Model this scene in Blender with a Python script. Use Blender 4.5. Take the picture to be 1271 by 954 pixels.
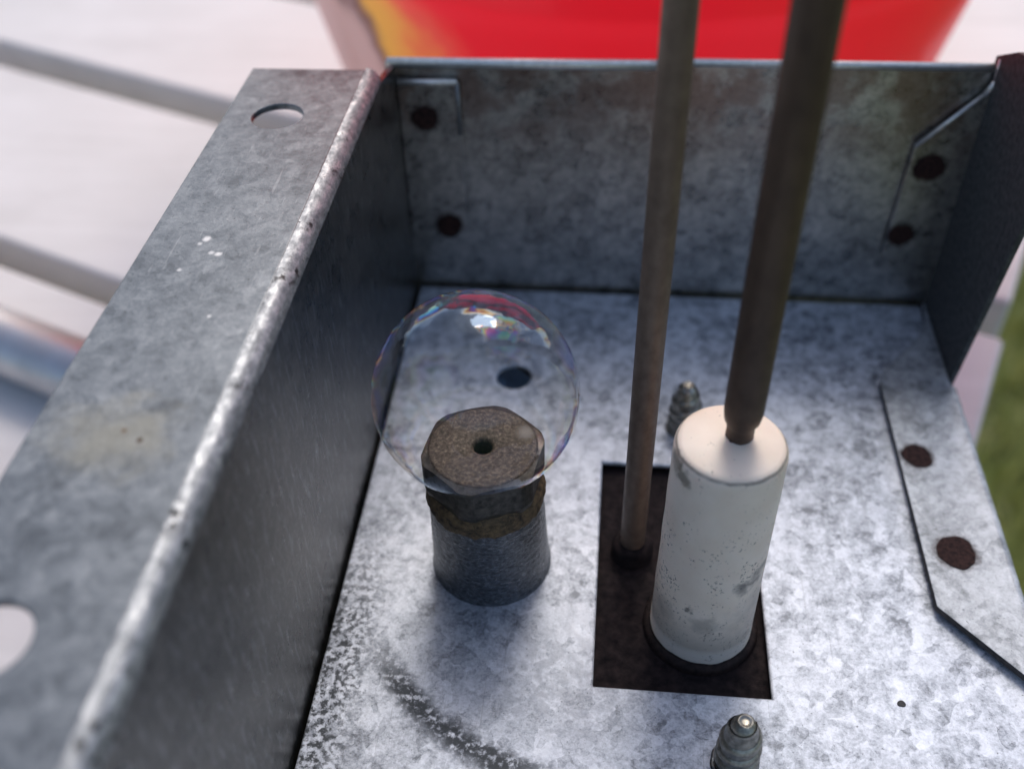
import bpy, bmesh, math, random
from mathutils import Vector, Matrix, noise
R = math.radians
S = bpy.context.scene
for o in list(bpy.data.objects): bpy.data.objects.remove(o)
C = S.collection
MM = 0.001

# ------------------------------------------------------------------ camera
cd = bpy.data.cameras.new('camera'); cam = bpy.data.objects.new('camera', cd); C.objects.link(cam); S.camera = cam
cx = Vector((0.99520775, 0.09480921, -0.02393219))
cdn = Vector((0.04701769, -0.67857582, -0.73302401))
cfw = Vector((-0.08573723, 0.72838594, -0.67978162))
m = Matrix.Identity(4)
for i in range(3):
    m[i][0] = cx[i]; m[i][1] = -cdn[i]; m[i][2] = -cfw[i]
m.translation = Vector((0, 0, 0.1))
cam.matrix_world = m
cd.sensor_width = 36; cd.lens = 1264/1271*36
cd.clip_start = 0.002; cd.clip_end = 400
cd.dof.use_dof = True; cd.dof.focus_distance = 0.108; cd.dof.aperture_fstop = 17.0; cd.dof.aperture_blades = 0

# ------------------------------------------------------------------ light
SUN_EL, SUN_AZ = 52, 4          # azimuth from +Y (away from the camera), positive to the right
w = bpy.data.worlds.new('World'); S.world = w; w.use_nodes = True
nt = w.node_tree; nt.nodes.clear()
sky = nt.nodes.new('ShaderNodeTexSky'); sky.sky_type = 'NISHITA'; sky.sun_disc = False
sky.sun_elevation = R(SUN_EL); sky.sun_rotation = R(SUN_AZ); sky.dust_density = 3.2; sky.air_density = 1.0; sky.ozone_density = 1.0
bg = nt.nodes.new('ShaderNodeBackground'); bg.inputs['Strength'].default_value = 0.15
wo = nt.nodes.new('ShaderNodeOutputWorld')
nt.links.new(sky.outputs[0], bg.inputs[0]); nt.links.new(bg.outputs[0], wo.inputs[0])
sd = bpy.data.lights.new('sun', 'SUN'); sun = bpy.data.objects.new('sun', sd); C.objects.link(sun)
sd.energy = 1.05; sd.angle = R(18); sd.color = (1.0, 0.97, 0.93)
az, el = R(SUN_AZ), R(SUN_EL)
sdir = Vector((math.sin(az)*math.cos(el), math.cos(az)*math.cos(el), math.sin(el)))
sun.rotation_euler = sdir.to_track_quat('Z', 'Y').to_euler(); sun.location = (0, 0.4, 1.2)
vs = S.view_settings
vs.view_transform = 'Standard'; vs.look = 'None'; vs.gamma = 1; vs.use_curve_mapping = False; vs.exposure = 0.32
S.render.engine = 'CYCLES'
S.cycles.max_bounces = 10; S.cycles.transparent_max_bounces = 16; S.cycles.glossy_bounces = 6
S.cycles.sample_clamp_indirect = 6

# ------------------------------------------------------------------ node helpers
class NG:
    def __init__(s, name):
        s.m = bpy.data.materials.new(name); s.m.use_nodes = True
        s.t = s.m.node_tree; s.t.nodes.clear()
        s.out = s.n('ShaderNodeOutputMaterial')
    def n(s, typ, **kw):
        nd = s.t.nodes.new(typ)
        for k, v in kw.items(): setattr(nd, k, v)
        return nd
    def l(s, a, b): s.t.links.new(a, b)
    def put(s, sock, v):
        if hasattr(v, 'is_linked'): s.l(v, sock)
        else: sock.default_value = v
    def math(s, op, a, b=0.0, c=0.0, clamp=False):
        nd = s.n('ShaderNodeMath', operation=op, use_clamp=clamp)
        s.put(nd.inputs[0], a); s.put(nd.inputs[1], b); s.put(nd.inputs[2], c)
        return nd.outputs[0]
    def vmath(s, op, a, b=(0, 0, 0)):
        nd = s.n('ShaderNodeVectorMath', operation=op)
        s.put(nd.inputs[0], a); s.put(nd.inputs[1], b)
        return nd.outputs['Value'] if op in ('DOT_PRODUCT', 'LENGTH', 'DISTANCE') else nd.outputs[0]
    def mm(s, scale=(1, 1, 1), rot=(0, 0, 0), loc=(0, 0, 0)):       # object coordinates in millimetres
        tc = s.n('ShaderNodeTexCoord'); mp = s.n('ShaderNodeMapping')
        s.l(tc.outputs['Object'], mp.inputs[0])
        mp.inputs['Scale'].default_value = [1000*k for k in scale]
        mp.inputs['Rotation'].default_value = rot; mp.inputs['Location'].default_value = loc
        return mp.outputs[0]
    def noise(s, vec, scale, detail=4, rough=0.55, dist=0.0):
        nd = s.n('ShaderNodeTexNoise'); s.l(vec, nd.inputs['Vector'])
        nd.inputs['Scale'].default_value = scale; nd.inputs['Detail'].default_value = detail
        nd.inputs['Roughness'].default_value = rough; nd.inputs['Distortion'].default_value = dist
        return nd.outputs['Fac']
    def voro(s, vec, scale, feature='F1', out='Color'):
        nd = s.n('ShaderNodeTexVoronoi', feature=feature); s.l(vec, nd.inputs['Vector']); nd.inputs['Scale'].default_value = scale
        return nd.outputs[out]
    def ramp(s, v, stops):
        nd = s.n('ShaderNodeValToRGB'); s.put(nd.inputs[0], v)
        e = nd.color_ramp.elements
        while len(e) < len(stops): e.new(0.5)
        for k, (p, c) in enumerate(stops):
            e[k].position = p; e[k].color = (c, c, c, 1) if isinstance(c, (int, float)) else (*c, 1)
        return nd.outputs[0]
    def step(s, v, a, b):                                            # smooth 0..1 between a and b
        nd = s.n('ShaderNodeMapRange', interpolation_type='SMOOTHSTEP')
        s.put(nd.inputs['Value'], v); nd.inputs['From Min'].default_value = a; nd.inputs['From Max'].default_value = b
        return nd.outputs[0]
    def mix(s, f, a, b, mode='MIX'):
        nd = s.n('ShaderNodeMix', data_type='RGBA', blend_type=mode)
        s.put(nd.inputs[0], f)
        for k, v in ((6, a), (7, b)):
            if hasattr(v, 'is_linked'): s.l(v, nd.inputs[k])
            else: nd.inputs[k].default_value = (v, v, v, 1) if isinstance(v, (int, float)) else (*v, 1)
        return nd.outputs[2]
    def sep(s, vec):
        nd = s.n('ShaderNodeSeparateXYZ'); s.l(vec, nd.inputs[0]); return nd.outputs
    def bump(s, h, strength=0.3, dist=0.1):
        nd = s.n('ShaderNodeBump'); s.put(nd.inputs['Height'], h)
        nd.inputs['Strength'].default_value = strength; nd.inputs['Distance'].default_value = dist*MM
        return nd.outputs[0]
    def bsdf(s, color, rough, metal=0.0, normal=None, **kw):
        b = s.n('ShaderNodeBsdfPrincipled')
        for k, v in (('Base Color', color), ('Roughness', rough), ('Metallic', metal)):
            if isinstance(v, tuple): v = (*v, 1)
            s.put(b.inputs[k], v)
        if normal is not None: s.l(normal, b.inputs['Normal'])
        for k, v in kw.items(): s.put(b.inputs[k.replace('_', ' ')], v)
        s.l(b.outputs[0], s.out.inputs[0]); return s.m
    def blob(s, vec, x, y, r, soft, wob=None, z=None):               # round stain at a place on the sheet
        d = s.vmath('DISTANCE', vec, (x, y, 0 if z is None else z))
        if wob is not None: d = s.math('ADD', d, wob)
        return s.math('SUBTRACT', 1.0, s.step(d, r-soft, r+soft))

M = {}
def galvanized(name, kind):
    g = NG(name); p = g.mm()
    warp = g.n('ShaderNodeTexNoise'); g.l(p, warp.inputs['Vector']); warp.inputs['Scale'].default_value = 0.35; warp.inputs['Detail'].default_value = 3
    wv = g.vmath('SCALE', g.vmath('SUBTRACT', warp.outputs['Color'], (0.5, 0.5, 0.5))); wv.node.inputs[3].default_value = 2.6
    pw = g.vmath('ADD', p, wv)
    sp = g.math('MULTIPLY', g.vmath('DOT_PRODUCT', g.voro(pw, 0.42), (0.5, 0.3, 0.2)), 1.0)     # zinc spangle, about 2 mm
    n1 = g.noise(pw, 0.55, 7, 0.62)
    n2 = g.noise(p, 2.4, 5, 0.7)
    n3 = g.noise(p, 0.07, 3, 0.5)
    cr1 = g.vmath('DOT_PRODUCT', g.voro(g.vmath('ADD', p, g.vmath('MULTIPLY', wv, (0.35, 0.35, 0.35))), 1.15), (0.4, 0.35, 0.25))   # small crystals
    n4 = g.noise(pw, 5.5, 4, 0.65)
    v = g.math('ADD', g.math('MULTIPLY', sp, 0.22), g.math('MULTIPLY', n1, 0.62))
    v = g.math('ADD', v, g.math('ADD', g.math('MULTIPLY', g.math('SUBTRACT', n2, 0.5), 0.46), g.math('ADD', g.math('MULTIPLY', g.math('SUBTRACT', cr1, 0.5), 0.20), g.math('MULTIPLY', g.math('SUBTRACT', n4, 0.5), 0.22))))
    v = g.math('ADD', v, g.math('MULTIPLY', g.math('SUBTRACT', n3, 0.5), 0.35))
    if kind == 'floor':
        col = g.ramp(v, [(0.22, (0.14, 0.155, 0.18)), (0.36, (0.36, 0.39, 0.44)), (0.49, (0.57, 0.605, 0.665)), (0.66, (0.74, 0.775, 0.83))])
        rough = g.ramp(v, [(0.25, 0.52), (0.65, 0.64)]); metal = 0.5
    elif kind == 'tab':
        col = g.ramp(v, [(0.22, (0.15, 0.165, 0.18)), (0.38, (0.29, 0.31, 0.335)), (0.52, (0.42, 0.445, 0.475)), (0.70, (0.56, 0.585, 0.62))])
        rough = g.ramp(v, [(0.25, 0.48), (0.65, 0.60)]); metal = 0.55
    elif kind == 'flange':
        col = g.ramp(v, [(0.20, (0.085, 0.095, 0.104)), (0.38, (0.135, 0.15, 0.163)), (0.54, (0.185, 0.202, 0.216)), (0.76, (0.27, 0.286, 0.30))])
        rough = g.ramp(v, [(0.25, 0.36), (0.65, 0.48)]); metal = 0.75
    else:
        col = g.ramp(v, [(0.24, (0.055, 0.059, 0.061)), (0.40, (0.10, 0.108, 0.112)), (0.54, (0.155, 0.165, 0.17)), (0.72, (0.25, 0.26, 0.265))])  # wall: shade on the left inner wall put into a darker zinc colour
        if kind == 'back': col = g.ramp(v, [(0.24, (0.20, 0.212, 0.22)), (0.40, (0.34, 0.358, 0.368)), (0.54, (0.47, 0.49, 0.50)), (0.72, (0.60, 0.62, 0.63))])
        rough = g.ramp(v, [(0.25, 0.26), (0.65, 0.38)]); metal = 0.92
    # black pin specks
    spk = g.math('MULTIPLY', g.step(g.noise(p, 2.6, 3, 0.55), 0.66, 0.72), 0.75)
    col = g.mix(spk, col, (0.05, 0.052, 0.055))
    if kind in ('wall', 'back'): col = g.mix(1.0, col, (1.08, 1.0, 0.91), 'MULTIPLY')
    if kind == 'floor':
        x, y, z = g.sep(p)
        wob = g.math('MULTIPLY', g.math('SUBTRACT', g.noise(p, 0.5, 5, 0.65), 0.5), 5.0)
        gr = g.noise(p, 1.3, 5, 0.66)
        # speckled dirt along the left fold
        edge = g.math('SUBTRACT', 1.0, g.step(g.math('ADD', x, wob), -27.5, -22.5))
        low = g.math('SUBTRACT', 1.0, g.step(y, 62, 86))
        dirt = g.math('MULTIPLY', g.math('MULTIPLY', g.math('MULTIPLY', edge, low), g.step(gr, 0.44, 0.58)), 0.95)
        # tide mark of an old puddle curving away from the orifice
        d = g.math('ADD', g.vmath('DISTANCE', g.vmath('MULTIPLY', p, (1, 1, 0)), (0.0, 75.0, 0)), g.math('MULTIPLY', wob, 0.5))
        ringm = g.math('MULTIPLY', g.step(d, 24.2, 25.8), g.math('SUBTRACT', 1.0, g.step(d, 26.8, 28.8)))
        ringm = g.math('MULTIPLY', ringm, g.math('SUBTRACT', 1.0, g.step(x, -8, 2)))
        ringm = g.math('MULTIPLY', ringm, g.math('SUBTRACT', 1.0, g.step(y, 57, 66)))
        ringm = g.math('MULTIPLY', ringm, g.math('MULTIPLY', g.step(gr, 0.36, 0.52), 0.95))
        inside = g.math('MULTIPLY', g.math('SUBTRACT', 1.0, g.step(d, 18.0, 27.0)), g.math('MULTIPLY', g.math('MULTIPLY', g.step(n1, 0.40, 0.62), g.math('SUBTRACT', 1.0, g.step(y, 60, 74))), 0.35))
        st = g.math('MAXIMUM', g.math('MAXIMUM', dirt, ringm), inside)
        col = g.mix(st, col, (0.06, 0.066, 0.07))
        # thin scratches running along the sheet
        sc = g.noise(g.mm(scale=(2.0, 0.02, 1)), 1.3, 2, 0.5)
        col = g.mix(g.math('MULTIPLY', g.step(sc, 0.69, 0.72), 0.30), col, (0.18, 0.19, 0.20))
        for (rz, seed, thr_) in ((0.5, 3.0, 0.70), (-0.9, 17.0, 0.715), (1.3, 41.0, 0.72)):
            s2 = g.noise(g.mm(scale=(1.6, 0.05, 1), rot=(0, 0, rz), loc=(seed, seed, 0)), 1.0, 2, 0.5)
            col = g.mix(g.math('MULTIPLY', g.step(s2, thr_, thr_+0.02), 0.35), col, (0.22, 0.235, 0.26))
        rough = g.mix(st, rough, 0.75)
    if kind == 'flange':
        wob = g.math('MULTIPLY', g.math('SUBTRACT', g.noise(p, 0.35, 5, 0.6), 0.5), 9.0)
        b = g.math('MULTIPLY', g.blob(p, -39.5, 54.5, 3.6, 3.0, wob, z=81.4), 0.5)
        col = g.mix(b, col, (0.25, 0.235, 0.175))
        for (sx, sy, r) in ((-40.4, 82.3, 0.38), (-40.9, 81.5, 0.22), (-38.3, 79.9, 0.26), (-39.2, 80.1, 0.16), (-41.4, 77.0, 0.12), (-36.2, 70.2, 0.12)):
            col = g.mix(g.blob(p, sx, sy, r, 0.2, g.math('MULTIPLY', wob, 0.16), z=81.4), col, (0.5, 0.5, 0.5))
        col = g.mix(g.blob(p, -36.9, 54.2, 0.28, 0.12, z=81.4), col, (0.06, 0.035, 0.02))
        col = g.mix(g.blob(p, -38.6, 55.2, 0.22, 0.15, z=81.4), col, (0.10, 0.05, 0.02))
        sc = g.noise(g.mm(scale=(0.9, 0.035, 1), rot=(0, 0, R(14))), 1.6, 2, 0.5)
        col = g.mix(g.math('MULTIPLY', g.step(sc, 0.735, 0.75), 0.16), col, (0.5, 0.51, 0.52))
        fine = g.noise(g.mm(scale=(1.0, 0.12, 1), rot=(0, 0, R(-31))), 3.2, 3, 0.6)
        col = g.mix(g.math('MULTIPLY', g.step(fine, 0.62, 0.72), 0.22), col, (0.42, 0.43, 0.44))
    if kind == 'back':
        x, y, z = g.sep(p)
        br = g.math('MULTIPLY', g.step(z, 60, 76), g.step(g.noise(p, 0.16, 4, 0.6), 0.38, 0.58))
        col = g.mix(g.math('MULTIPLY', br, 0.7), col, (0.20, 0.125, 0.10))
    if kind == 'wall':
        st = g.noise(g.mm(scale=(1, 1.0, 0.25)), 1.1, 6, 0.7)
        col = g.mix(g.math('MULTIPLY', g.step(st, 0.50, 0.66), 0.6), col, (0.30, 0.315, 0.32))
    if kind in ('tab', 'back'):
        wb = g.math('MULTIPLY', g.math('SUBTRACT', g.noise(p, 1.6, 4, 0.6), 0.5), 1.6)
        for (wx, wy, wz, wr) in ((41.7, 95.6, 41.4, 1.95), (43.3, 80.0, 41.4, 2.35)) if kind == 'tab' else ((-26.4, 129.3, 69.9, 1.8), (-24.1, 129.3, 51.9, 1.95), (44.2, 129.2, 64.4, 2.0), (42.9, 129.2, 53.1, 1.75)):
            col = g.mix(g.math('MULTIPLY', g.blob(p, wx, wy, wr+0.3, 0.5, wb, z=wz), 0.8), col, (0.035, 0.025, 0.025))
    bmp = g.math('ADD', g.math('MULTIPLY', n2, 0.6), g.math('MULTIPLY', n1, 0.8))
    M[name] = g.bsdf(col, rough, metal, g.bump(bmp, 0.35, 0.12))
galvanized('galvanized_floor', 'floor'); galvanized('galvanized_flange', 'flange')
galvanized('galvanized_tab', 'tab'); galvanized('galvanized_wall_shaded', 'wall'); galvanized('galvanized_back', 'back')

def worn_edge():
    g = NG('galvanized_worn_fold'); p = g.mm()
    n = g.noise(g.mm(scale=(1, 0.45, 1)), 1.5, 6, 0.68)
    col = g.ramp(n, [(0.30, (0.13, 0.14, 0.15)), (0.43, (0.22, 0.235, 0.25)), (0.55, (0.32, 0.335, 0.35)), (0.70, (0.55, 0.56, 0.57))])
    nick = g.math('MULTIPLY', g.step(g.noise(g.mm(scale=(1, 1, 1)), 0.16, 3, 0.6), 0.50, 0.60), g.step(g.noise(p, 1.1, 5, 0.7), 0.50, 0.58))
    col = g.mix(nick, col, (0.03, 0.03, 0.032))
    M['worn_fold'] = g.bsdf(col, g.ramp(n, [(0.3, 0.62), (0.7, 0.46)]), 0.8, g.bump(n, 0.25, 0.12))
worn_edge()
def simple(name, c0, c1, scale, rough, metal=0.0, bstr=0.2, bdist=0.1, aniso=(1, 1, 1), detail=5, **kw):
    g = NG(name); p = g.mm(scale=aniso); n = g.noise(p, scale, detail, 0.62)
    col = g.ramp(n, [(0.32, c0), (0.68, c1)])
    r = g.ramp(n, [(0.3, min(1, rough+0.08)), (0.7, max(0.02, rough-0.08))])
    M[name] = g.bsdf(col, r, metal, g.bump(n, bstr, bdist), **kw); return M[name]
simple('rust_weld', (0.010, 0.006, 0.006), (0.050, 0.022, 0.018), 1.9, 0.85, 0.0, 0.5, 0.15, Specular_IOR_Level=0.2)
simple('bright_hem', (0.60, 0.58, 0.55), (0.80, 0.78, 0.75), 1.0, 0.42, 0.8)  # sunlit sheet edges: the highlight is put into a paler colour
simple('cut_edge', (0.025, 0.024, 0.025), (0.07, 0.062, 0.058), 1.5, 0.7, 0.2)
simple('dull_shaded_side', (0.030, 0.031, 0.031), (0.080, 0.082, 0.082), 1.2, 0.68, 0.3)  # dull wing sheet, its shade put into a near-black colour
simple('weld_halo', (0.12, 0.12, 0.12), (0.30, 0.30, 0.30), 2.0, 0.5, 0.7)
simple('dark_hole', (0.012, 0.012, 0.013), (0.03, 0.03, 0.032), 1.0, 0.7, 0.2)  # shade inside the drilled bore, put into a near-black colour
simple('rusty_bracket', (0.006, 0.005, 0.006), (0.026, 0.018, 0.018), 0.8, 0.8, 0.0, 0.7, 0.3, Specular_IOR_Level=0.12)
simple('collar_rust', (0.008, 0.006, 0.006), (0.030, 0.018, 0.015), 1.4, 0.7, 0.0, 0.5, 0.2, Specular_IOR_Level=0.2)
simple('rod_steel', (0.125, 0.084, 0.062), (0.185, 0.130, 0.098), 0.8, 0.5, 0.3, 0.3, 0.05, aniso=(1, 1, 0.6))
simple('rod_burnt', (0.045, 0.025, 0.017), (0.085, 0.052, 0.036), 0.35, 0.5, 0.3, 0.3, 0.05, aniso=(1, 1, 0.6))
simple('pipe_iron', (0.045, 0.050, 0.054), (0.25, 0.265, 0.28), 1.9, 0.31, 0.85, 0.8, 0.16, aniso=(1, 1, 1.5))
simple('sealant', (0.020, 0.014, 0.009), (0.19, 0.12, 0.055), 1.3, 0.72, 0.1, 0.9, 0.35)
simple('hex_flank', (0.035, 0.032, 0.028), (0.11, 0.10, 0.085), 1.2, 0.45, 0.7, 0.4, 0.1)
simple('screw_steel', (0.18, 0.17, 0.145), (0.46, 0.435, 0.375), 1.5, 0.36, 0.95, 0.4, 0.1)
simple('tube_chrome', (0.46, 0.47, 0.485), (0.58, 0.585, 0.60), 0.10, 0.42, 0.75, 0.05, 0.05)
def face_mat():
    g = NG('brass_face'); p = g.mm()
    x, y, z = g.sep(p)
    r = g.math('SQRT', g.math('ADD', g.math('MULTIPLY', x, x), g.math('MULTIPLY', y, y)))
    ring = g.math('MULTIPLY', g.math('ADD', g.math('SINE', g.math('ADD', g.math('MULTIPLY', r, 9.0), g.math('MULTIPLY', g.noise(p, 1.5, 3), 6.0))), 1.0), 0.5)
    n = g.noise(p, 2.6, 7, 0.75)
    v = g.math('ADD', g.math('MULTIPLY', n, 0.85), g.math('MULTIPLY', ring, 0.025))
    col = g.ramp(v, [(0.34, (0.016, 0.012, 0.008)), (0.46, (0.050, 0.037, 0.027)), (0.56, (0.098, 0.076, 0.056)), (0.68, (0.21, 0.172, 0.135))])
    shine = g.blob(p, 4.4, 2.4, 0.8, 0.6, g.math('MULTIPLY', g.math('SUBTRACT', n, 0.5), 3.0), z=21.4)  # painted shine spot: a glint put into the face colour
    col = g.mix(g.math('MULTIPLY', shine, 0.35), col, (0.30, 0.29, 0.28))
    M['brass_face'] = g.bsdf(col, g.ramp(n, [(0.3, 0.65), (0.7, 0.52)]), 0.15, g.bump(v, 0.4, 0.06), Specular_IOR_Level=0.25)
face_mat()
def ceramic():
    g = NG('white_ceramic'); p = g.mm(); x, y, z = g.sep(p)
    n = g.noise(p, 0.25, 4, 0.5)
    col = g.ramp(n, [(0.3, (0.74, 0.61, 0.485)), (0.7, (0.82, 0.70, 0.58))])
    # soot specks that thicken towards the foot, a smear and a chip stain on the shoulder; lower body tinted darker
    n2 = g.noise(p, 2.7, 4, 0.66); n3 = g.noise(p, 0.33, 4, 0.6)
    thr = g.math('SUBTRACT', 0.655, g.math('MULTIPLY', g.step(n3, 0.40, 0.62), 0.11))
    thr = g.math('ADD', thr, g.math('MULTIPLY', g.step(z, 12, 27), 0.06))
    soot = g.math('MULTIPLY', g.math('MULTIPLY', g.math('SUBTRACT', n2, thr), 14.0, clamp=True), 0.8, clamp=True)
    col = g.mix(soot, col, (0.035, 0.03, 0.027))
    wob = g.math('MULTIPLY', g.math('SUBTRACT', g.noise(p, 0.8, 4, 0.6), 0.5), 3.2)
    for (a, zz, r, s_, c, f) in ((-58, 12.6, 1.0, 0.8, (0.05, 0.05, 0.05), 0.75), (-45, 13.4, 1.0, 0.8, (0.06, 0.055, 0.05), 0.6), (-32, 14.2, 0.9, 0.8, (0.06, 0.055, 0.05), 0.6), (-115, 9.0, 0.45, 0.35, (0.05, 0.045, 0.04), 0.8),
                                 (-20, 8.0, 3.2, 2.4, (0.16, 0.15, 0.135), 0.5), (-150, 6.0, 1.4, 1.2, (0.16, 0.14, 0.12), 0.45),
                                 (-95, 6.6, 1.2, 1.0, (0.17, 0.155, 0.13), 0.5), (-160, 28.2, 1.0, 0.45, (0.24, 0.19, 0.14), 0.7), (-146, 27.2, 0.95, 0.45, (0.17, 0.135, 0.10), 0.75)):
        b = g.blob(p, 5.5*math.cos(R(a)), 5.5*math.sin(R(a)), r, s_, wob, z=zz)
        col = g.mix(g.math('MULTIPLY', b, f), col, c)
    foot = g.math('MULTIPLY', g.math('SUBTRACT', 1.0, g.step(g.math('ADD', z, wob), 0.5, 10.0)), 0.7)
    col = g.mix(foot, col, (0.30, 0.28, 0.25))
    # thin dirt line where the pressed cap edge runs round the shoulder
    zl = g.math('ABSOLUTE', g.math('SUBTRACT', g.math('ADD', z, g.math('MULTIPLY', wob, 0.12)), 28.95))
    rr = g.math('SQRT', g.math('ADD', g.math('MULTIPLY', x, x), g.math('MULTIPLY', y, y)))
    line = g.math('MULTIPLY', g.math('SUBTRACT', 1.0, g.step(zl, 0.05, 0.22)), g.step(rr, 4.6, 4.9))
    col = g.mix(g.math('MULTIPLY', line, g.ramp(g.noise(p, 0.4, 3), [(0.35, 0.25), (0.55, 0.8)])), col, (0.17, 0.145, 0.12))
    M['white_ceramic'] = g.bsdf(col, 0.48, 0.0, g.bump(g.noise(p, 1.2, 4), 0.15, 0.08), Subsurface_Weight=0.12, Subsurface_Scale=0.002)
ceramic()
def bubble_mat():
    # soap film: interference of a thin water layer, reflected part glossy, the rest passes straight through
    g = NG('soap_film'); p = g.mm()
    geo = g.n('ShaderNodeNewGeometry')
    c = g.math('ABSOLUTE', g.vmath('DOT_PRODUCT', geo.outputs['Normal'], geo.outputs['Incoming']))
    c = g.math('MINIMUM', g.math('MAXIMUM', c, 0.02), 1.0)
    st2 = g.math('DIVIDE', g.math('SUBTRACT', 1.0, g.math('MULTIPLY', c, c)), 1.33*1.33)
    ct = g.math('SQRT', g.math('SUBTRACT', 1.0, st2))
    rs = g.math('DIVIDE', g.math('SUBTRACT', c, g.math('MULTIPLY', ct, 1.33)), g.math('ADD', c, g.math('MULTIPLY', ct, 1.33)))
    rp = g.math('DIVIDE', g.math('SUBTRACT', ct, g.math('MULTIPLY', c, 1.33)), g.math('ADD', ct, g.math('MULTIPLY', c, 1.33)))
    F = g.math('MULTIPLY', g.math('ADD', g.math('MULTIPLY', rs, rs), g.math('MULTIPLY', rp, rp)), 0.5)
    omf = g.math('SUBTRACT', 1.0, F)
    FF = g.math('DIVIDE', g.math('MULTIPLY', F, 4.0), g.math('MULTIPLY', omf, omf))
    x, y, z = g.sep(p)
    sw = g.noise(p, 0.16, 3, 0.5, 1.5)
    wob = g.math('MULTIPLY', g.math('SUBTRACT', g.noise(p, 0.30, 2, 0.5, 1.5), 0.5), 6.0)
    patch = 0.0  # sky reflections imitated by thickening the film in chosen patches
    def dirpt(dx, dy):
        k = 129.0; fz = math.sqrt(max(0.0, 1-(dx*dx+dy*dy)/(k*k)))
        return (cx*(dx/k) + cdn*(dy/k) - cfw*fz)*10.58 + Vector((0, 0, 29.1-21.42))
    for (dx, dy, r, soft) in ((-48, 0, 3.6, 0.5), (38, -62, 2.2, 0.5), (10, -122, 3.6, 1.5), (70, -100, 3.0, 1.5), (115, 50, 4.0, 1.5), (-112, -50, 3.5, 1.5), (-80, 60, 2.0, 1.0), (-115, 20, 3.0, 1.5), (40, -118, 3.5, 1.5), (-60, -108, 3.0, 1.5), (112, -50, 3.0, 1.5), (100, 80, 3.0, 1.2)):
        q = dirpt(dx, dy)
        patch = g.math('MAXIMUM', patch, g.blob(p, q.x, q.y, r, soft, wob, z=q.z))
    th = g.math('ADD', 16.0, g.math('MULTIPLY', sw, 44.0))                        # nm: drained film, nearly clear
    thick = g.math('ADD', 120.0, g.math('MULTIPLY', g.noise(p, 0.30, 2, 0.5, 1.5), 620.0))
    th = g.math('ADD', th, g.math('MULTIPLY', patch, thick))
    foot = g.math('SUBTRACT', 1.0, g.step(z, 0.0, 1.8))                            # film thickens where it drains to the foot
    th = g.math('ADD', th, g.math('MULTIPLY', foot, 260.0))
    ph = g.math('MULTIPLY', g.math('MULTIPLY', th, ct), 2*math.pi*1.33)
    ch = []
    for lams in ((590.0, 630.0, 670.0), (510.0, 545.0, 580.0), (430.0, 460.0, 490.0)):
        acc = 0.0
        for lam in lams:
            s_ = g.math('SINE', g.math('DIVIDE', ph, lam)); s2 = g.math('MULTIPLY', FF, g.math('MULTIPLY', s_, s_))
            acc = g.math('ADD', acc, g.math('DIVIDE', s2, g.math('ADD', 1.0, s2)))
        ch.append(g.math('DIVIDE', acc, 3.0))
    cr = g.n('ShaderNodeCombineColor')
    ci = g.n('ShaderNodeCombineColor')
    for k in range(3):
        g.l(ch[k], cr.inputs[k]); g.l(g.math('SUBTRACT', 1.0, ch[k]), ci.inputs[k])
    bn = g.bump(g.math('ADD', g.noise(p, 0.55, 1, 0.5), g.math('MULTIPLY', g.voro(p, 0.7, out='Distance'), 0.35)), 0.5, 0.16)
    gl = g.n('ShaderNodeBsdfGlossy'); gl.inputs['Roughness'].default_value = 0.0; g.l(bn, gl.inputs['Normal']); g.l(cr.outputs[0], gl.inputs['Color'])
    tr = g.n('ShaderNodeBsdfTransparent'); g.l(ci.outputs[0], tr.inputs['Color'])
    ad = g.n('ShaderNodeAddShader'); g.l(gl.outputs[0], ad.inputs[0]); g.l(tr.outputs[0], ad.inputs[1])
    g.l(ad.outputs[0], g.out.inputs[0]); M['soap_film'] = g.m
bubble_mat()
def slat_mat():
    g = NG('white_slat'); p = g.mm(scale=(0.08, 1, 1))
    n = g.noise(p, 0.25, 5, 0.6); n2 = g.noise(g.mm(), 0.03, 4, 0.6)
    col = g.ramp(g.math('ADD', g.math('MULTIPLY', n, 0.5), g.math('MULTIPLY', n2, 0.5)), [(0.3, (0.58, 0.55, 0.53)), (0.6, (0.69, 0.66, 0.645))])
    smear = g.step(g.noise(g.mm(scale=(0.6, 1.6, 1)), 0.022, 4, 0.6), 0.60, 0.70)
    col = g.mix(g.math('MULTIPLY', smear, 0.25), col, (0.45, 0.42, 0.40))
    M['white_slat'] = g.bsdf(col, 0.55, 0.0, g.bump(n, 0.2, 0.2))
slat_mat()
simple('slat_support', (0.16, 0.155, 0.15), (0.24, 0.235, 0.22), 0.1, 0.7)
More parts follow.
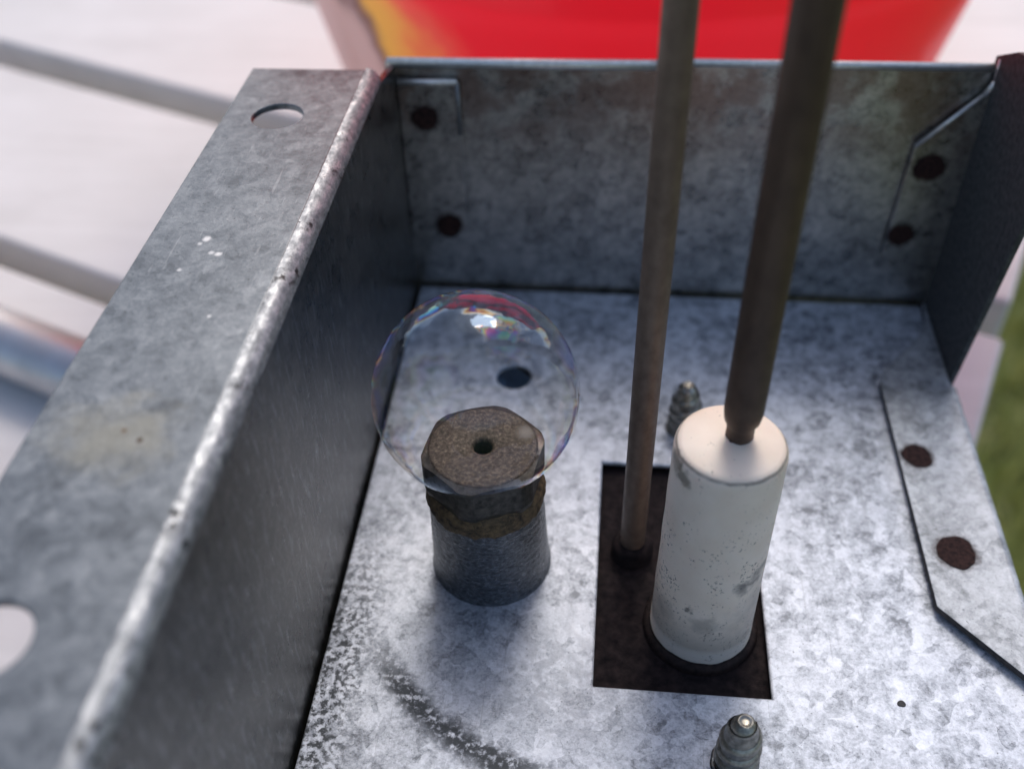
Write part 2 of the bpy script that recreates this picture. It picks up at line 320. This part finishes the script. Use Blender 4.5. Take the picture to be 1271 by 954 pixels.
def tub_mat():
    g = NG('red_plastic_print'); p = g.mm(); x, y, z = g.sep(p)
    a = g.math('ARCTAN2', y, x)                    # -pi/2 faces the camera, decreasing to the left
    w_ = g.math('MULTIPLY', g.math('SUBTRACT', g.noise(p, 0.06, 3), 0.5), 0.30)
    s_ = g.math('ADD', g.math('ADD', a, w_), g.math('MULTIPLY', z, 0.0062))
    TUB = [(-2.06, (0.60, 0.47, 0.44)), (-1.985, (0.17, 0.09, 0.09)), (-1.915, (0.86, 0.52, 0.07)), (-1.85, (0.88, 0.47, 0.08)), (-1.74, (0.90, 0.12, 0.08)), (-1.60, (0.90, 0.022, 0.040))]
    v = g.math('DIVIDE', g.math('ADD', s_, 2.4), 1.2)
    col = g.ramp(v, [((t+2.4)/1.2, c) for t, c in TUB])
    M['red_plastic_print'] = g.bsdf(col, 0.32, 0.0, g.bump(g.noise(p, 0.2, 2), 0.05, 0.2), Coat_Weight=0.2)
    pb = [n for n in g.t.nodes if n.type == 'BSDF_PRINCIPLED'][0]                  # thin plastic wall lets daylight glow through
    tl = g.n('ShaderNodeBsdfTranslucent'); g.l(col, tl.inputs['Color']); mx = g.n('ShaderNodeMixShader'); mx.inputs[0].default_value = 0.42
    g.l(pb.outputs[0], mx.inputs[1]); g.l(tl.outputs[0], mx.inputs[2]); g.l(mx.outputs[0], g.out.inputs[0])
tub_mat()
simple('red_plastic', (0.62, 0.010, 0.012), (0.70, 0.016, 0.014), 0.1, 0.30)
def lawn_mat():
    g = NG('lawn_soil'); p = g.mm()
    n = g.noise(p, 0.012, 6, 0.65); n2 = g.noise(p, 0.0022, 3, 0.5)
    col = g.ramp(g.math('ADD', g.math('MULTIPLY', n, 0.6), g.math('MULTIPLY', n2, 0.4)), [(0.35, (0.06, 0.075, 0.02)), (0.55, (0.15, 0.17, 0.05)), (0.7, (0.24, 0.24, 0.09))])
    M['lawn_soil'] = g.bsdf(col, 0.9)
    g = NG('grass_blade'); i = g.n('ShaderNodeNewGeometry')
    col = g.ramp(i.outputs['Random Per Island'], [(0.0, (0.24, 0.28, 0.07)), (0.5, (0.42, 0.44, 0.14)), (1.0, (0.62, 0.56, 0.26))])
    M['grass_blade'] = g.bsdf(col, 0.6)
lawn_mat()

# ------------------------------------------------------------------ mesh helpers (everything is given in millimetres)
def empty(name, loc, label, cat, group=None):
    o = bpy.data.objects.new(name, None); C.objects.link(o); o.location = Vector(loc)*MM
    o.empty_display_size = 0.005
    o['label'] = label; o['category'] = cat
    if group: o['group'] = group
    return o
def wloc(o):
    v = Vector((0, 0, 0))
    while o: v += o.location; o = o.parent
    return v
def link(name, me, mat, parent=None, origin=None, smooth=False):
    """me is in world millimetres; the object's origin goes to `origin` (mm), default the parent's own origin"""
    base = wloc(parent) if parent else Vector((0, 0, 0))
    org = Vector(origin)*MM if origin is not None else base
    for v in me.vertices: v.co = v.co*MM - org
    o = bpy.data.objects.new(name, me); C.objects.link(o); o.parent = parent; o.location = org - base
    if isinstance(mat, str): mat = [mat]
    for k in mat: me.materials.append(M[k])
    if smooth:
        for f in me.polygons: f.use_smooth = True
    return o
def tomesh(bm, name):
    bmesh.ops.recalc_face_normals(bm, faces=bm.faces)
    me = bpy.data.meshes.new(name); bm.to_mesh(me); bm.free(); return me
def circle(x, y, r, n=40, jit=0, seed=0):
    rn = random.Random(seed); ph = [rn.uniform(0, 6.28) for _ in range(4)]
    out = []
    for k in range(n):
        a = 2*math.pi*k/n
        rr = r*(1 + jit*(0.5*math.sin(2*a+ph[0]) + 0.35*math.sin(3*a+ph[1]) + 0.25*math.sin(5*a+ph[2]) + 0.2*math.sin(9*a+ph[3])))
        out.append((x + rr*math.cos(a), y + rr*math.sin(a)))
    return out
def plate(outline, holes=(), t=0.7, bev=0.12, mat=None, round_=0):
    """sheet-metal blank with real cut-outs: 2D outline, thickness t about the plane, as a mesh (mm)"""
    if round_: outline = fillet(outline, round_)
    cu = bpy.data.curves.new('blank', 'CURVE'); cu.dimensions = '2D'; cu.fill_mode = 'BOTH'
    for pts in [outline, *holes]:
        sp = cu.splines.new('POLY'); sp.points.add(len(pts)-1); sp.use_cyclic_u = True
        for q, (x, y) in zip(sp.points, pts): q.co = (x, y, 0, 1)
    cu.extrude = t/2 - bev; cu.bevel_depth = bev; cu.bevel_resolution = 1; cu.offset = -bev
    ob = bpy.data.objects.new('blank', cu); C.objects.link(ob)
    dg = bpy.context.evaluated_depsgraph_get(); dg.update()
    me = bpy.data.meshes.new_from_object(ob.evaluated_get(dg))
    bpy.data.objects.remove(ob); bpy.data.curves.remove(cu)
    me.materials.clear()
    if mat is not None: me.transform(mat)
    return me
def fillet(pts, r, n=5):
    out = []
    L = len(pts)
    for i in range(L):
        p0, p1, p2 = Vector(pts[i-1]), Vector(pts[i]), Vector(pts[(i+1) % L])
        d0, d2 = (p0-p1), (p2-p1); k = min(r, d0.length*0.45, d2.length*0.45)
        a, b = p1 + d0.normalized()*k, p1 + d2.normalized()*k
        for j in range(n+1):
            t = j/n; q = a*(1-t)**2 + p1*2*t*(1-t) + b*t*t; out.append((q.x, q.y))
    return out
YZ = Matrix(((0, 0, 1, 0), (1, 0, 0, 0), (0, 1, 0, 0), (0, 0, 0, 1)))      # outline (y,z) -> plane of constant x
XZ = Matrix(((1, 0, 0, 0), (0, 0, -1, 0), (0, 1, 0, 0), (0, 0, 0, 1)))     # outline (x,z) -> plane of constant y
T = Matrix.Translation
def join(meshes, name='sheet'):
    bm = bmesh.new()
    for me in meshes: bm.from_mesh(me); bpy.data.meshes.remove(me)
    me = bpy.data.meshes.new(name); bm.to_mesh(me); bm.free(); return me
def lathe(prof, cx=0, cy=0, n=64, rfun=None, jit=0.0, jscale=0.5, name='lathe', cap0=False, cap1=False):
    bm = bmesh.new(); rings = []
    for (r, z) in prof:
        ring = []
        for k in range(n):
            a = 2*math.pi*k/n
            rr, zz = (r, z) if rfun is None else rfun(r, z, a)
            if jit:
                rr += jit*noise.noise(Vector((rr*math.cos(a)*jscale, rr*math.sin(a)*jscale, zz*jscale+7)))
            ring.append(bm.verts.new((cx + rr*math.cos(a), cy + rr*math.sin(a), zz)))
        rings.append(ring)
    for A, B in zip(rings, rings[1:]):
        for k in range(n): bm.faces.new((A[k], A[(k+1) % n], B[(k+1) % n], B[k]))
    if cap0: bm.faces.new(rings[0])
    if cap1: bm.faces.new(rings[-1])
    return tomesh(bm, name)
def strip(profile, y0, y1, n=60, jit=0.0, sc=0.25, endcut=None):
    """a bent strip: profile of (x,z) points swept along y"""
    bm = bmesh.new(); rows = []
    for i in range(n+1):
        y = y0 + (y1-y0)*i/n; row = []
        for (x, z) in profile:
            q = Vector((x, y, z)); d = jit*noise.noise(q*sc) if jit else 0
            row.append(bm.verts.new((x + d, y, z + d)))
        rows.append(row)
    for A, B in zip(rows, rows[1:]):
        for k in range(len(profile)-1): bm.faces.new((A[k], B[k], B[k+1], A[k+1]))
    return tomesh(bm, 'strip')
def arc(cx, cz, r, a0, a1, n=8):
    return [(cx + r*math.cos(R(a0 + (a1-a0)*k/n)), cz + r*math.sin(R(a0 + (a1-a0)*k/n))) for k in range(n+1)]
def box_mesh(x0, x1, y0, y1, z0, z1, bev=0.0, mat=None, seg=2):
    bm = bmesh.new()
    bmesh.ops.create_cube(bm, size=1, matrix=T(((x0+x1)/2, (y0+y1)/2, (z0+z1)/2)) @ Matrix.Diagonal((x1-x0, y1-y0, z1-z0, 1)))
    if bev: bmesh.ops.bevel(bm, geom=bm.edges[:], offset=bev, segments=seg, affect='EDGES', profile=0.5)
    if mat is not None: bm.transform(mat)
    return tomesh(bm, 'box')
def tube(p0, p1, r, n=32, cap=True):
    p0, p1 = Vector(p0), Vector(p1); d = (p1-p0).normalized(); u = d.orthogonal().normalized(); v = d.cross(u)
    bm = bmesh.new(); A, B = [], []
    for k in range(n):
        a = 2*math.pi*k/n; q = u*math.cos(a)*r + v*math.sin(a)*r
        A.append(bm.verts.new(p0+q)); B.append(bm.verts.new(p1+q))
    for k in range(n): bm.faces.new((A[k], A[(k+1) % n], B[(k+1) % n], B[k]))
    if cap: bm.faces.new(A); bm.faces.new(B)
    return tomesh(bm, 'tube')

# ------------------------------------------------------------------ setting: lawn
GROUND = -720.0
bm = bmesh.new()
bmesh.ops.create_grid(bm, x_segments=40, y_segments=40, size=60000)
for v in bm.verts: v.co.z = GROUND
o = link('lawn', tomesh(bm, 'lawn'), 'lawn_soil'); o['kind'] = 'structure'
rn = random.Random(5); bm = bmesh.new()
for k in range(26000):
    x, y = rn.uniform(-100, 1100), rn.uniform(150, 2300)
    h = rn.uniform(25, 60); w_ = rn.uniform(1.5, 3.0); a = rn.uniform(0, 6.28); ln = rn.uniform(4, 26); b = rn.uniform(0, 6.28)
    dx, dy = math.cos(a)*w_, math.sin(a)*w_; lx, ly = math.cos(b)*ln, math.sin(b)*ln
    v = [bm.verts.new(q) for q in ((x-dx, y-dy, GROUND-2), (x+dx, y+dy, GROUND-2), (x+dx*0.7+lx*0.4, y+dy*0.7+ly*0.4, GROUND+h*0.6), (x-dx*0.7+lx*0.4, y-dy*0.7+ly*0.4, GROUND+h*0.6), (x+lx, y+ly, GROUND+h))]
    bm.faces.new(v[:4]); bm.faces.new((v[3], v[2], v[4]))
me = bpy.data.meshes.new('grass'); bm.to_mesh(me); bm.free()
o = link('grass', me, 'grass_blade'); o['kind'] = 'stuff'; o['label'] = 'olive green lawn grass beyond the end of the white slats'; o['category'] = 'grass'

# ------------------------------------------------------------------ slatted table
TZ = -40.0; TA = math.atan2(-0.383, 0.924)
TM = Matrix.Rotation(TA, 4, 'Z')                     # local x along the slats, local y across them
table = empty('slatted_table', (TM @ Vector((-330, 170, 0))).to_tuple()[:2] + (GROUND,), 'white slatted table top with open gaps under the metal box', 'table')
for k, (n0, n1) in enumerate(((-215, -148), (-136, -69), (-57, 18), (28.5, 114.5), (122.7, 190.3), (203.4, 271), (283, 383), (395, 465))):
    me = box_mesh(-760, 12.5 - 0.6*(k % 3), n0, n1, TZ-19, TZ, 1.2, TM, 3)
    link('slat', me, 'white_slat', table)
for a0 in (-620, -345, -120):
    link('cross_rail', box_mesh(a0, a0+38, -205, 455, TZ-52, TZ-19.2, 1.5, TM), 'slat_support', table)
for (a0, a1, n0, n1) in ((-321, -300, 180, 240), (-224, -203, 105, 150), (-190, -150, 180, 240)):
    link('spacer_block', box_mesh(a0, a1, n0, n1, TZ-34, TZ-19.4, 1.0, TM), 'slat_support', table)
for a0 in (-612, -112):
    for n0 in (-190, 410):
        link('leg', box_mesh(a0, a0+28, n0, n0+28, GROUND, TZ-52.3, 1.5, TM), 'slat_support', table)

# ------------------------------------------------------------------ metal tube lying on a slat
def on_table(a, n, z): return (TM @ Vector((a, n, z))).to_tuple()
c0 = on_table(-430, 90.3, TZ+6.8); c1 = on_table(-118, 90.3, TZ+6.8)
tb = empty('metal_tube', on_table(-274, 90.3, TZ), 'polished grey metal tube lying along a white slat beside the box', 'tube')
bm = bmesh.new(); bm.from_mesh(tube(c0, c1, 6.75, 40, cap=False))
me = bpy.data.meshes.new('tube_wall'); bm.to_mesh(me); bm.free()
o = link('tube_wall', me, 'tube_chrome', tb, smooth=True)
sm = o.modifiers.new('wall', 'SOLIDIFY'); sm.thickness = 0.0009; sm.offset = -1
link('end_ring', tube(on_table(-120, 90.3, TZ+6.8), on_table(-113, 90.3, TZ+6.8), 6.77, 40), 'tube_chrome', tb)

# ------------------------------------------------------------------ red tub behind the box
tub = empty('red_tub', (3, 262, TZ), 'round red plastic tub with yellow flame print standing behind the box', 'tub')
r0, kf = 79, 0.24
prof = [(40, TZ+0.2), (r0+kf*TZ-3, TZ+0.2), (r0+kf*TZ, TZ+3)]
zs = [TZ+3+2*k for k in range(1, 64)]
prof += [(r0+kf*z + (1.6/(1+math.exp(-(z-33)*1.2)) + 0.9*math.exp(-((z-24)/2.0)**2)), z) for z in zs]

me = lathe(prof, 3, 262, 128, cap0=True)
link('body', me, 'red_plastic_print', tub, smooth=True)
zt = zs[-1]; rt = r0+kf*zt
link('rim', lathe([(rt+0.1, zt-3), (rt+2.6, zt-3), (rt+3, zt-1.5), (rt+2.6, zt+0.8), (rt-2.6, zt+0.8), (rt-2.6, zt-0.5)], 3, 262, 128), 'red_plastic', tub, smooth=True)

# ------------------------------------------------------------------ burner box of galvanised sheet
BASE = TZ
box = empty('burner_box', (0, 0, TZ), 'open box of mottled galvanised sheet metal with a holed top flange and rust-spotted corner tabs', 'metal box')
YF, YB = -8.0, 130.3
PLX0, PLX1, PLY0, PLY1 = 0.8, 20.1, 59.6, 93.0
SC1, SC2 = (11.65, 100.1), (15.63, 51.96)
fl = plate([(-29.55, YF), (49.0, YF), (49.0, YB-0.9), (-29.55, YB-0.9)],
           [[(PLX0, PLY0), (PLX1, PLY0), (PLX1, PLY1), (PLX0, PLY1)], circle(-12.5, 108.9, 2.55, 36, 0.03), circle(*SC1, 2.0, 24), circle(*SC2, 2.0, 24), circle(-12.1, 76.1, 6.5, 48)],
           0.8, 0.25, T((0, 0, -0.4)))
link('floor_panel', fl, 'galvanized_floor', box)
# left wall with its folded flange
wall = link('side_wall', plate([(YF, TZ+0.1), (YB+0.6, TZ+0.1), (YB+0.6, 37.4), (121.6, 39.4), (121.2, 39.52), (YF, 39.52)], [], 0.8, 0.05, T((-30.4, 0, 0)) @ YZ), 'galvanized_wall_shaded', box)
bend = arc(-31.8, 39.5, 1.8, 0, 90, 12)
link('fold', strip(bend, YF, 121.0, 200, 0.04, 0.35), 'worn_fold', wall, smooth=True, origin=(0, 0, TZ))
link('flange', plate([(-46.5, YF), (-31.8, YF), (-31.8, 120.6), (-46.5, 120.4)], [circle(-39.95, 108.0, 3.05, 44), circle(-40.6, 35.2, 3.1, 44), circle(-40.2, -2+4, 0.01, 3)][:2], 0.8, 0.12, T((0, 0, 40.9))), 'galvanized_flange', wall, origin=(0, 0, TZ))
link('skirt', box_mesh(-30.7, 49.0, YF+0.3, YF+1.1, TZ+0.05, -1.0), 'galvanized_wall_shaded', box)
# back wall with hemmed top
back = link('back_wall', plate([(-31.6, TZ+0.1), (49.1, TZ+0.1), (49.1, 38.4), (6.5, 38.4), (6.0, 38.0), (-31.6, 37.6)], [], 0.8, 0.1, T((0, YB+0.4, 0)) @ XZ), 'galvanized_back', box)
link('top_hem', join([tube((-31.2, YB+0.2, 37.6), (6.2, YB+0.2, 38.0), 0.75, 14), tube((6.0, YB+0.3, 38.4), (49.2, YB+0.3, 38.5), 0.6, 14)]), 'bright_hem', back, smooth=True)
# corner tab of the left wall on the back wall
tab = link('corner_tab', plate([(-30.0, 9.5), (-23.5, 9.5), (-21.2, 11.8), (-21.1, 35.6), (-30.0, 35.3)], [], 0.8, 0.18, T((0, YB-0.55, 0)) @ XZ, round_=0.8), 'galvanized_back', box)
link('lip', tube((-29.8, YB-1.0, 35.3), (-21.5, YB-1.0, 35.5), 0.45, 12), 'bright_hem', tab, smooth=True)
link('lip', tube((-21.5, YB-1.05, 35.4), (-21.5, YB-1.05, 27.5), 0.30, 12), 'weld_halo', tab, smooth=True)
def weld(parent, c, r, axis, seed):
    pts = circle(0, 0, r, 36, 0.11, seed)
    mt = T(c) @ (Matrix.Identity(4) if axis == 'z' else XZ)
    link('spot_weld', plate(pts, [], 0.24, 0.10, mt), 'rust_weld', parent)
weld(tab, (-26.4, YB-1.0, 29.9), 1.8, 'y', 1); weld(tab, (-24.1, YB-1.0, 11.9), 1.95, 'y', 2)
# right side sheet: tab on the back wall, tab on the floor, upright wing and skirt
side = link('side_panel', plate([(YF, TZ+0.1), (YB+0.6, TZ+0.1), (YB+0.6, 40.0), (124.6, 43.4), (103.5, 49.5), (107.0, 28.0), (111.3, -0.4), (YF, -0.4)], [], 0.8, 0.1, T((49.55, 0, 0)) @ YZ), 'dull_shaded_side', box)
bt = link('back_tab', plate([(49.5, 35.8), (48.3, 35.2), (41.5, 27.6), (40.9, 9.6), (48.6, 0.9), (49.5, 0.9)], [], 0.8, 0.16, T((0, YB-0.75, 0)) @ XZ), 'galvanized_back', side, origin=(0, 0, TZ))
link('bright_edge', join([tube((41.6, YB-1.0, 27.6), (48.6, YB-1.0, 35.3), 0.33, 10), tube((48.6, YB-1.0, 35.3), (49.5, YB-1.2, 37.3), 0.4, 10), tube((49.5, YB-1.2, 37.3), (49.4, YB-0.9, 40.2), 0.4, 10)]), 'bright_hem', side, smooth=True, origin=(0, 0, TZ))
ft = link('floor_tab', plate([(48.6, 128.2), (48.3, 124.5), (47.2, 121.2), (44.6, 117.6), (40.2, 112.0), (39.3, 109.8), (39.45, 72.0), (47.2, 63.4), (49.0, 61.4), (49.0, 128.2)], [], 0.9, 0.07, T((0, 0, 0.97))), ['galvanized_tab', 'cut_edge'], side, origin=(0, 0, TZ))
for f_ in ft.data.polygons:
    if abs(f_.normal.z) < 0.9: f_.material_index = 1
link('fold', strip(arc(48.9, 0.38, 1.06, 90, 0, 6), 58, 109.6, 60, 0.06, 0.8), 'galvanized_tab', side, smooth=True, origin=(0, 0, TZ))
def weld2(c, r, axis, seed): weld(box, c, r, axis, seed)
weld2((44.2, YB-1.2, 24.4), 2.0, 'y', 3); weld2((42.9, YB-1.2, 13.1), 1.75, 'y', 4)
weld2((41.7, 95.6, 1.42), 1.95, 'z', 5); weld2((43.3, 80.0, 1.42), 2.35, 'z', 6)
link('floor_pit', plate(circle(33.7, 60.1, 0.42, 14, 0.2, 3), [], 0.08, 0.02, T((0, 0, 0.03))), 'dark_hole', box)

# ------------------------------------------------------------------ burner orifice: pipe stub, sealant, hex spud
OX, OY = -12.1, 74.4
orf = empty('burner_orifice', (OX, OY, 0), 'burner orifice with brown drilled hex face on a dark pipe stub under the bubble', 'orifice')
prof = [(6.0, -14), (6.3, -0.5), (7.15, -0.3), (7.2, 0.25), (7.05, 0.7), (6.95, 1.4)]
for k in range(1, 60): prof.append((6.95 - 0.62*k/60 + 0.015*math.sin(k*1.25), 1.4 + 14.2*k/60))
prof += [(6.1, 15.8), (5.2, 15.95)]
pm = lathe(prof, OX, OY, 120, jit=0.05, jscale=0.9)
for v in pm.vertices: v.co.y += 1.7*(1 - max(0, v.co.z)/16)
link('pipe_stub', pm, 'pipe_iron', orf, smooth=True)
AP, RC = 6.15, 6.7
def hexr(a):
    b = (math.degrees(a) - 80 + 30) % 60 - 30
    b = 30 - abs(b)
    return min(AP/math.cos(R(b)), RC)
def hexf(r, z, a):
    if r < 0:      # marker: outer ring, -1 chamfer edge, -2 bottom
        hr = hexr(a)
        return (hr, 21.4 - 0.12 - (hr-5.95)*0.42) if r > -1.5 else (hr*(1.0 if r > -2.5 else 0.97), z)
    return r, z
spud = link('hex_spud', lathe([(5.9, 21.32), (-1, 0), (-2, 17.3), (-3, 16.4)], OX, OY, 144, rfun=hexf), 'hex_flank', orf)
link('bore', lathe([(0.98, 14.0), (0.98, 21.06)], OX, OY, 48), 'dark_hole', spud, smooth=True)
face = link('drilled_face', lathe([(0.98, 21.05), (1.08, 21.25), (1.3, 21.36), (1.45, 21.4), (5.6, 21.4), (5.8, 21.37), (5.95, 21.25)], OX, OY, 96), 'brass_face', spud, smooth=True)
link('orifice_hole', lathe([(0.05, 17.2), (0.97, 17.2)], OX, OY, 32, cap0=True), 'dark_hole', spud)
# thread sealant squeezed out between pipe and spud
def sealf(r, z, a):
    q = Vector((math.cos(a)*3.2, math.sin(a)*3.2, z*0.9))
    d = 0.12*noise.noise(q) + 0.22*noise.noise(q*3.1)
    dz = 0.35*noise.noise(q*1.3+Vector((9, 0, 0)))
    return r + d*(1 if r > 6.2 else 0.3), z + dz
link('thread_sealant', lathe([(5.9, 13.4), (6.42, 13.7), (6.55, 14.2), (6.6, 14.9), (6.58, 15.6), (6.5, 16.2), (6.1, 16.7), (5.7, 16.9)], OX, OY, 120, rfun=sealf), 'sealant', orf, smooth=True)

# ------------------------------------------------------------------ soap bubble on the orifice
BX, BY, BZ, BR = -12.45, 74.35, 29.1, 10.58
z0 = 21.42
n_l = 72; a0 = math.asin((z0-BZ)/BR)
prof = []
for k in range(n_l+1):
    t = a0 + (math.pi/2 - 0.004 - a0)*k/n_l; prof.append((BR*math.cos(t), BZ + BR*math.sin(t)))
me = lathe(prof, BX, BY, 128, cap1=True)
o = link('soap_bubble', me, 'soap_film', None, origin=(BX, BY, z0), smooth=True)
o['label'] = 'clear iridescent soap bubble resting on the drilled orifice face'; o['category'] = 'bubble'

# ------------------------------------------------------------------ electrode assembly in the floor cut-out
PZ = -1.6
el_ = empty('igniter_assembly', (13, 92, PZ-1.4), 'white ceramic igniter and thin steel rod on a rusty black bracket', 'igniter')
link('bracket_plate', plate([(PLX0-3, PLY0-3), (PLX1+3, PLY0-3), (PLX1+3, PLY1+3), (PLX0-3, PLY1+3)], [], 0.9, 0.1, T((0, 0, PZ-0.45))), 'rusty_bracket', el_)
CX, CY = 12.85, 69.2
CY = 69.3
# the bracket's slot: ceramic stands at the front of the cut-out
prof = [(5.0, PZ-6), (5.75, PZ-5.5), (5.75, 1.0)]
for k in range(0, 24): prof.append((5.72 - 0.22*k/23, 1.0 + 27.2*k/23))
prof += [(5.44, 28.55), (5.30, 28.9), (5.05, 29.18), (4.7, 29.32), (1.75, 29.36), (0.3, 29.36)]
cer = link('ceramic_insulator', lathe(prof, CX, CY, 96, jit=0.05, jscale=0.35), 'white_ceramic', el_, smooth=True, origin=(CX, CY, 0))
def ringf(r, z, a): return r + 0.12*noise.noise(Vector((math.cos(a)*2, math.sin(a)*2, z))), z + 0.15*noise.noise(Vector((math.cos(a)*1.5, math.sin(a)*1.5, 4)))
link('collar', lathe([(5.75, -0.3), (5.82, -0.5), (6.0, -0.55), (6.3, -0.7), (6.5, -1.0), (6.6, PZ)], CX, CY, 80, rfun=ringf), 'collar_rust', el_, smooth=True)
# thick electrode rod: pinched neck where it enters the ceramic
RX, RY = 13.6, 70.1
def flat(r, z, a):
    if z < 31.6: return r*(1 - 0.06*abs(math.sin(a*2))), z
    return r, z
prof = [(1.35, 27.0), (1.38, 29.2), (1.36, 30.4), (1.42, 30.9), (1.72, 31.6), (1.86, 32.6)] + [(1.88, 33.0 + 6*k) for k in range(0, 16)]
link('electrode_rod', lathe(prof, RX, RY, 40, rfun=flat, cap1=True), 'rod_burnt', cer, smooth=True, origin=(RX, RY, 29))
# thin sensing rod with its dark foot
QX, QY = 4.9, 79.3
prof = [(1.52, PZ)] + [(1.50, PZ + 0.5 + 6*k) for k in range(0, 20)]
link('sensor_rod', lathe(prof, QX, QY, 36, cap1=True), 'rod_steel', el_, smooth=True, origin=(QX, QY, PZ))
link('rod_foot', lathe([(1.55, PZ+2.6), (2.0, PZ+2.5), (2.5, PZ+2.0), (2.6, PZ)], QX, QY, 40, rfun=ringf), 'rusty_bracket', el_, smooth=True)

# ------------------------------------------------------------------ self-tapping screw points through the floor
def screw(name, x, y, h, label, seed):
    e = empty(name, (x, y, 0), label, 'screw', 'screw points through the box floor')
    def rad(z):                       # core radius
        t = max(0.0, min(1.0, z/h)); return 1.95*(1 - max(0, (t-0.45)/0.55)**2.0*0.46)
    prof = [(rad(0), -3.0)] + [(rad(h*k/16), h*k/16) for k in range(17)]
    prof += [(0.86, h+0.1), (0.74, h+0.36), (0.70, h+0.40), (0.66, h+0.40), (0.55, h+0.36), (0.50, h+0.30), (0.2, h+0.30)]
    link('core', lathe(prof, x, y, 36, cap1=True), 'screw_steel', e, smooth=True)
    bm = bmesh.new(); pitch = 1.75; N = 40; rows = []
    turns = (h+2.0)/pitch
    tot = int(turns*N)
    for i in range(tot+1):
        a = 2*math.pi*i/N + seed; z = -2.5 + pitch*i/N
        rc = rad(max(0, z)) - 0.1; t = max(0, min(1, z/h)); d = 0.46*(1 - 0.3*t)*(min(1, (tot-i)/N*1.1))
        row = []
        for (dr, dz) in ((0, -0.66), (d*0.6, -0.42), (d*0.92, -0.18), (d, 0.0), (d*0.92, 0.18), (d*0.6, 0.42), (0, 0.66)):
            row.append(bm.verts.new((x + (rc+dr)*math.cos(a), y + (rc+dr)*math.sin(a), z+dz)))
        rows.append(row)
    for A, B in zip(rows, rows[1:]):
        for k in range(6): bm.faces.new((A[k], B[k], B[k+1], A[k+1]))
    def burr(r, z, a): q = Vector((math.cos(a)*2.5+seed*5, math.sin(a)*2.5, z)); return r + 0.25*noise.noise(q), z + (0.18*noise.noise(q*1.7) if z > 0.1 else 0)
    link('burr', lathe([(2.5, 0.02), (2.4, 0.12), (2.2, 0.2), (2.0, 0.15)], x, y, 48, rfun=burr), 'galvanized_wall_shaded', e, smooth=True)
    link('thread', tomesh(bm, 'thread'), 'screw_steel', e, smooth=True)
screw('screw_point', *SC1, 7.6, 'pointed steel screw end between the thin rod and the white ceramic insulator', 0.7)
screw('screw_point', *SC2, 8.0, 'pointed steel screw end standing alone on open floor past the bracket', 2.2)
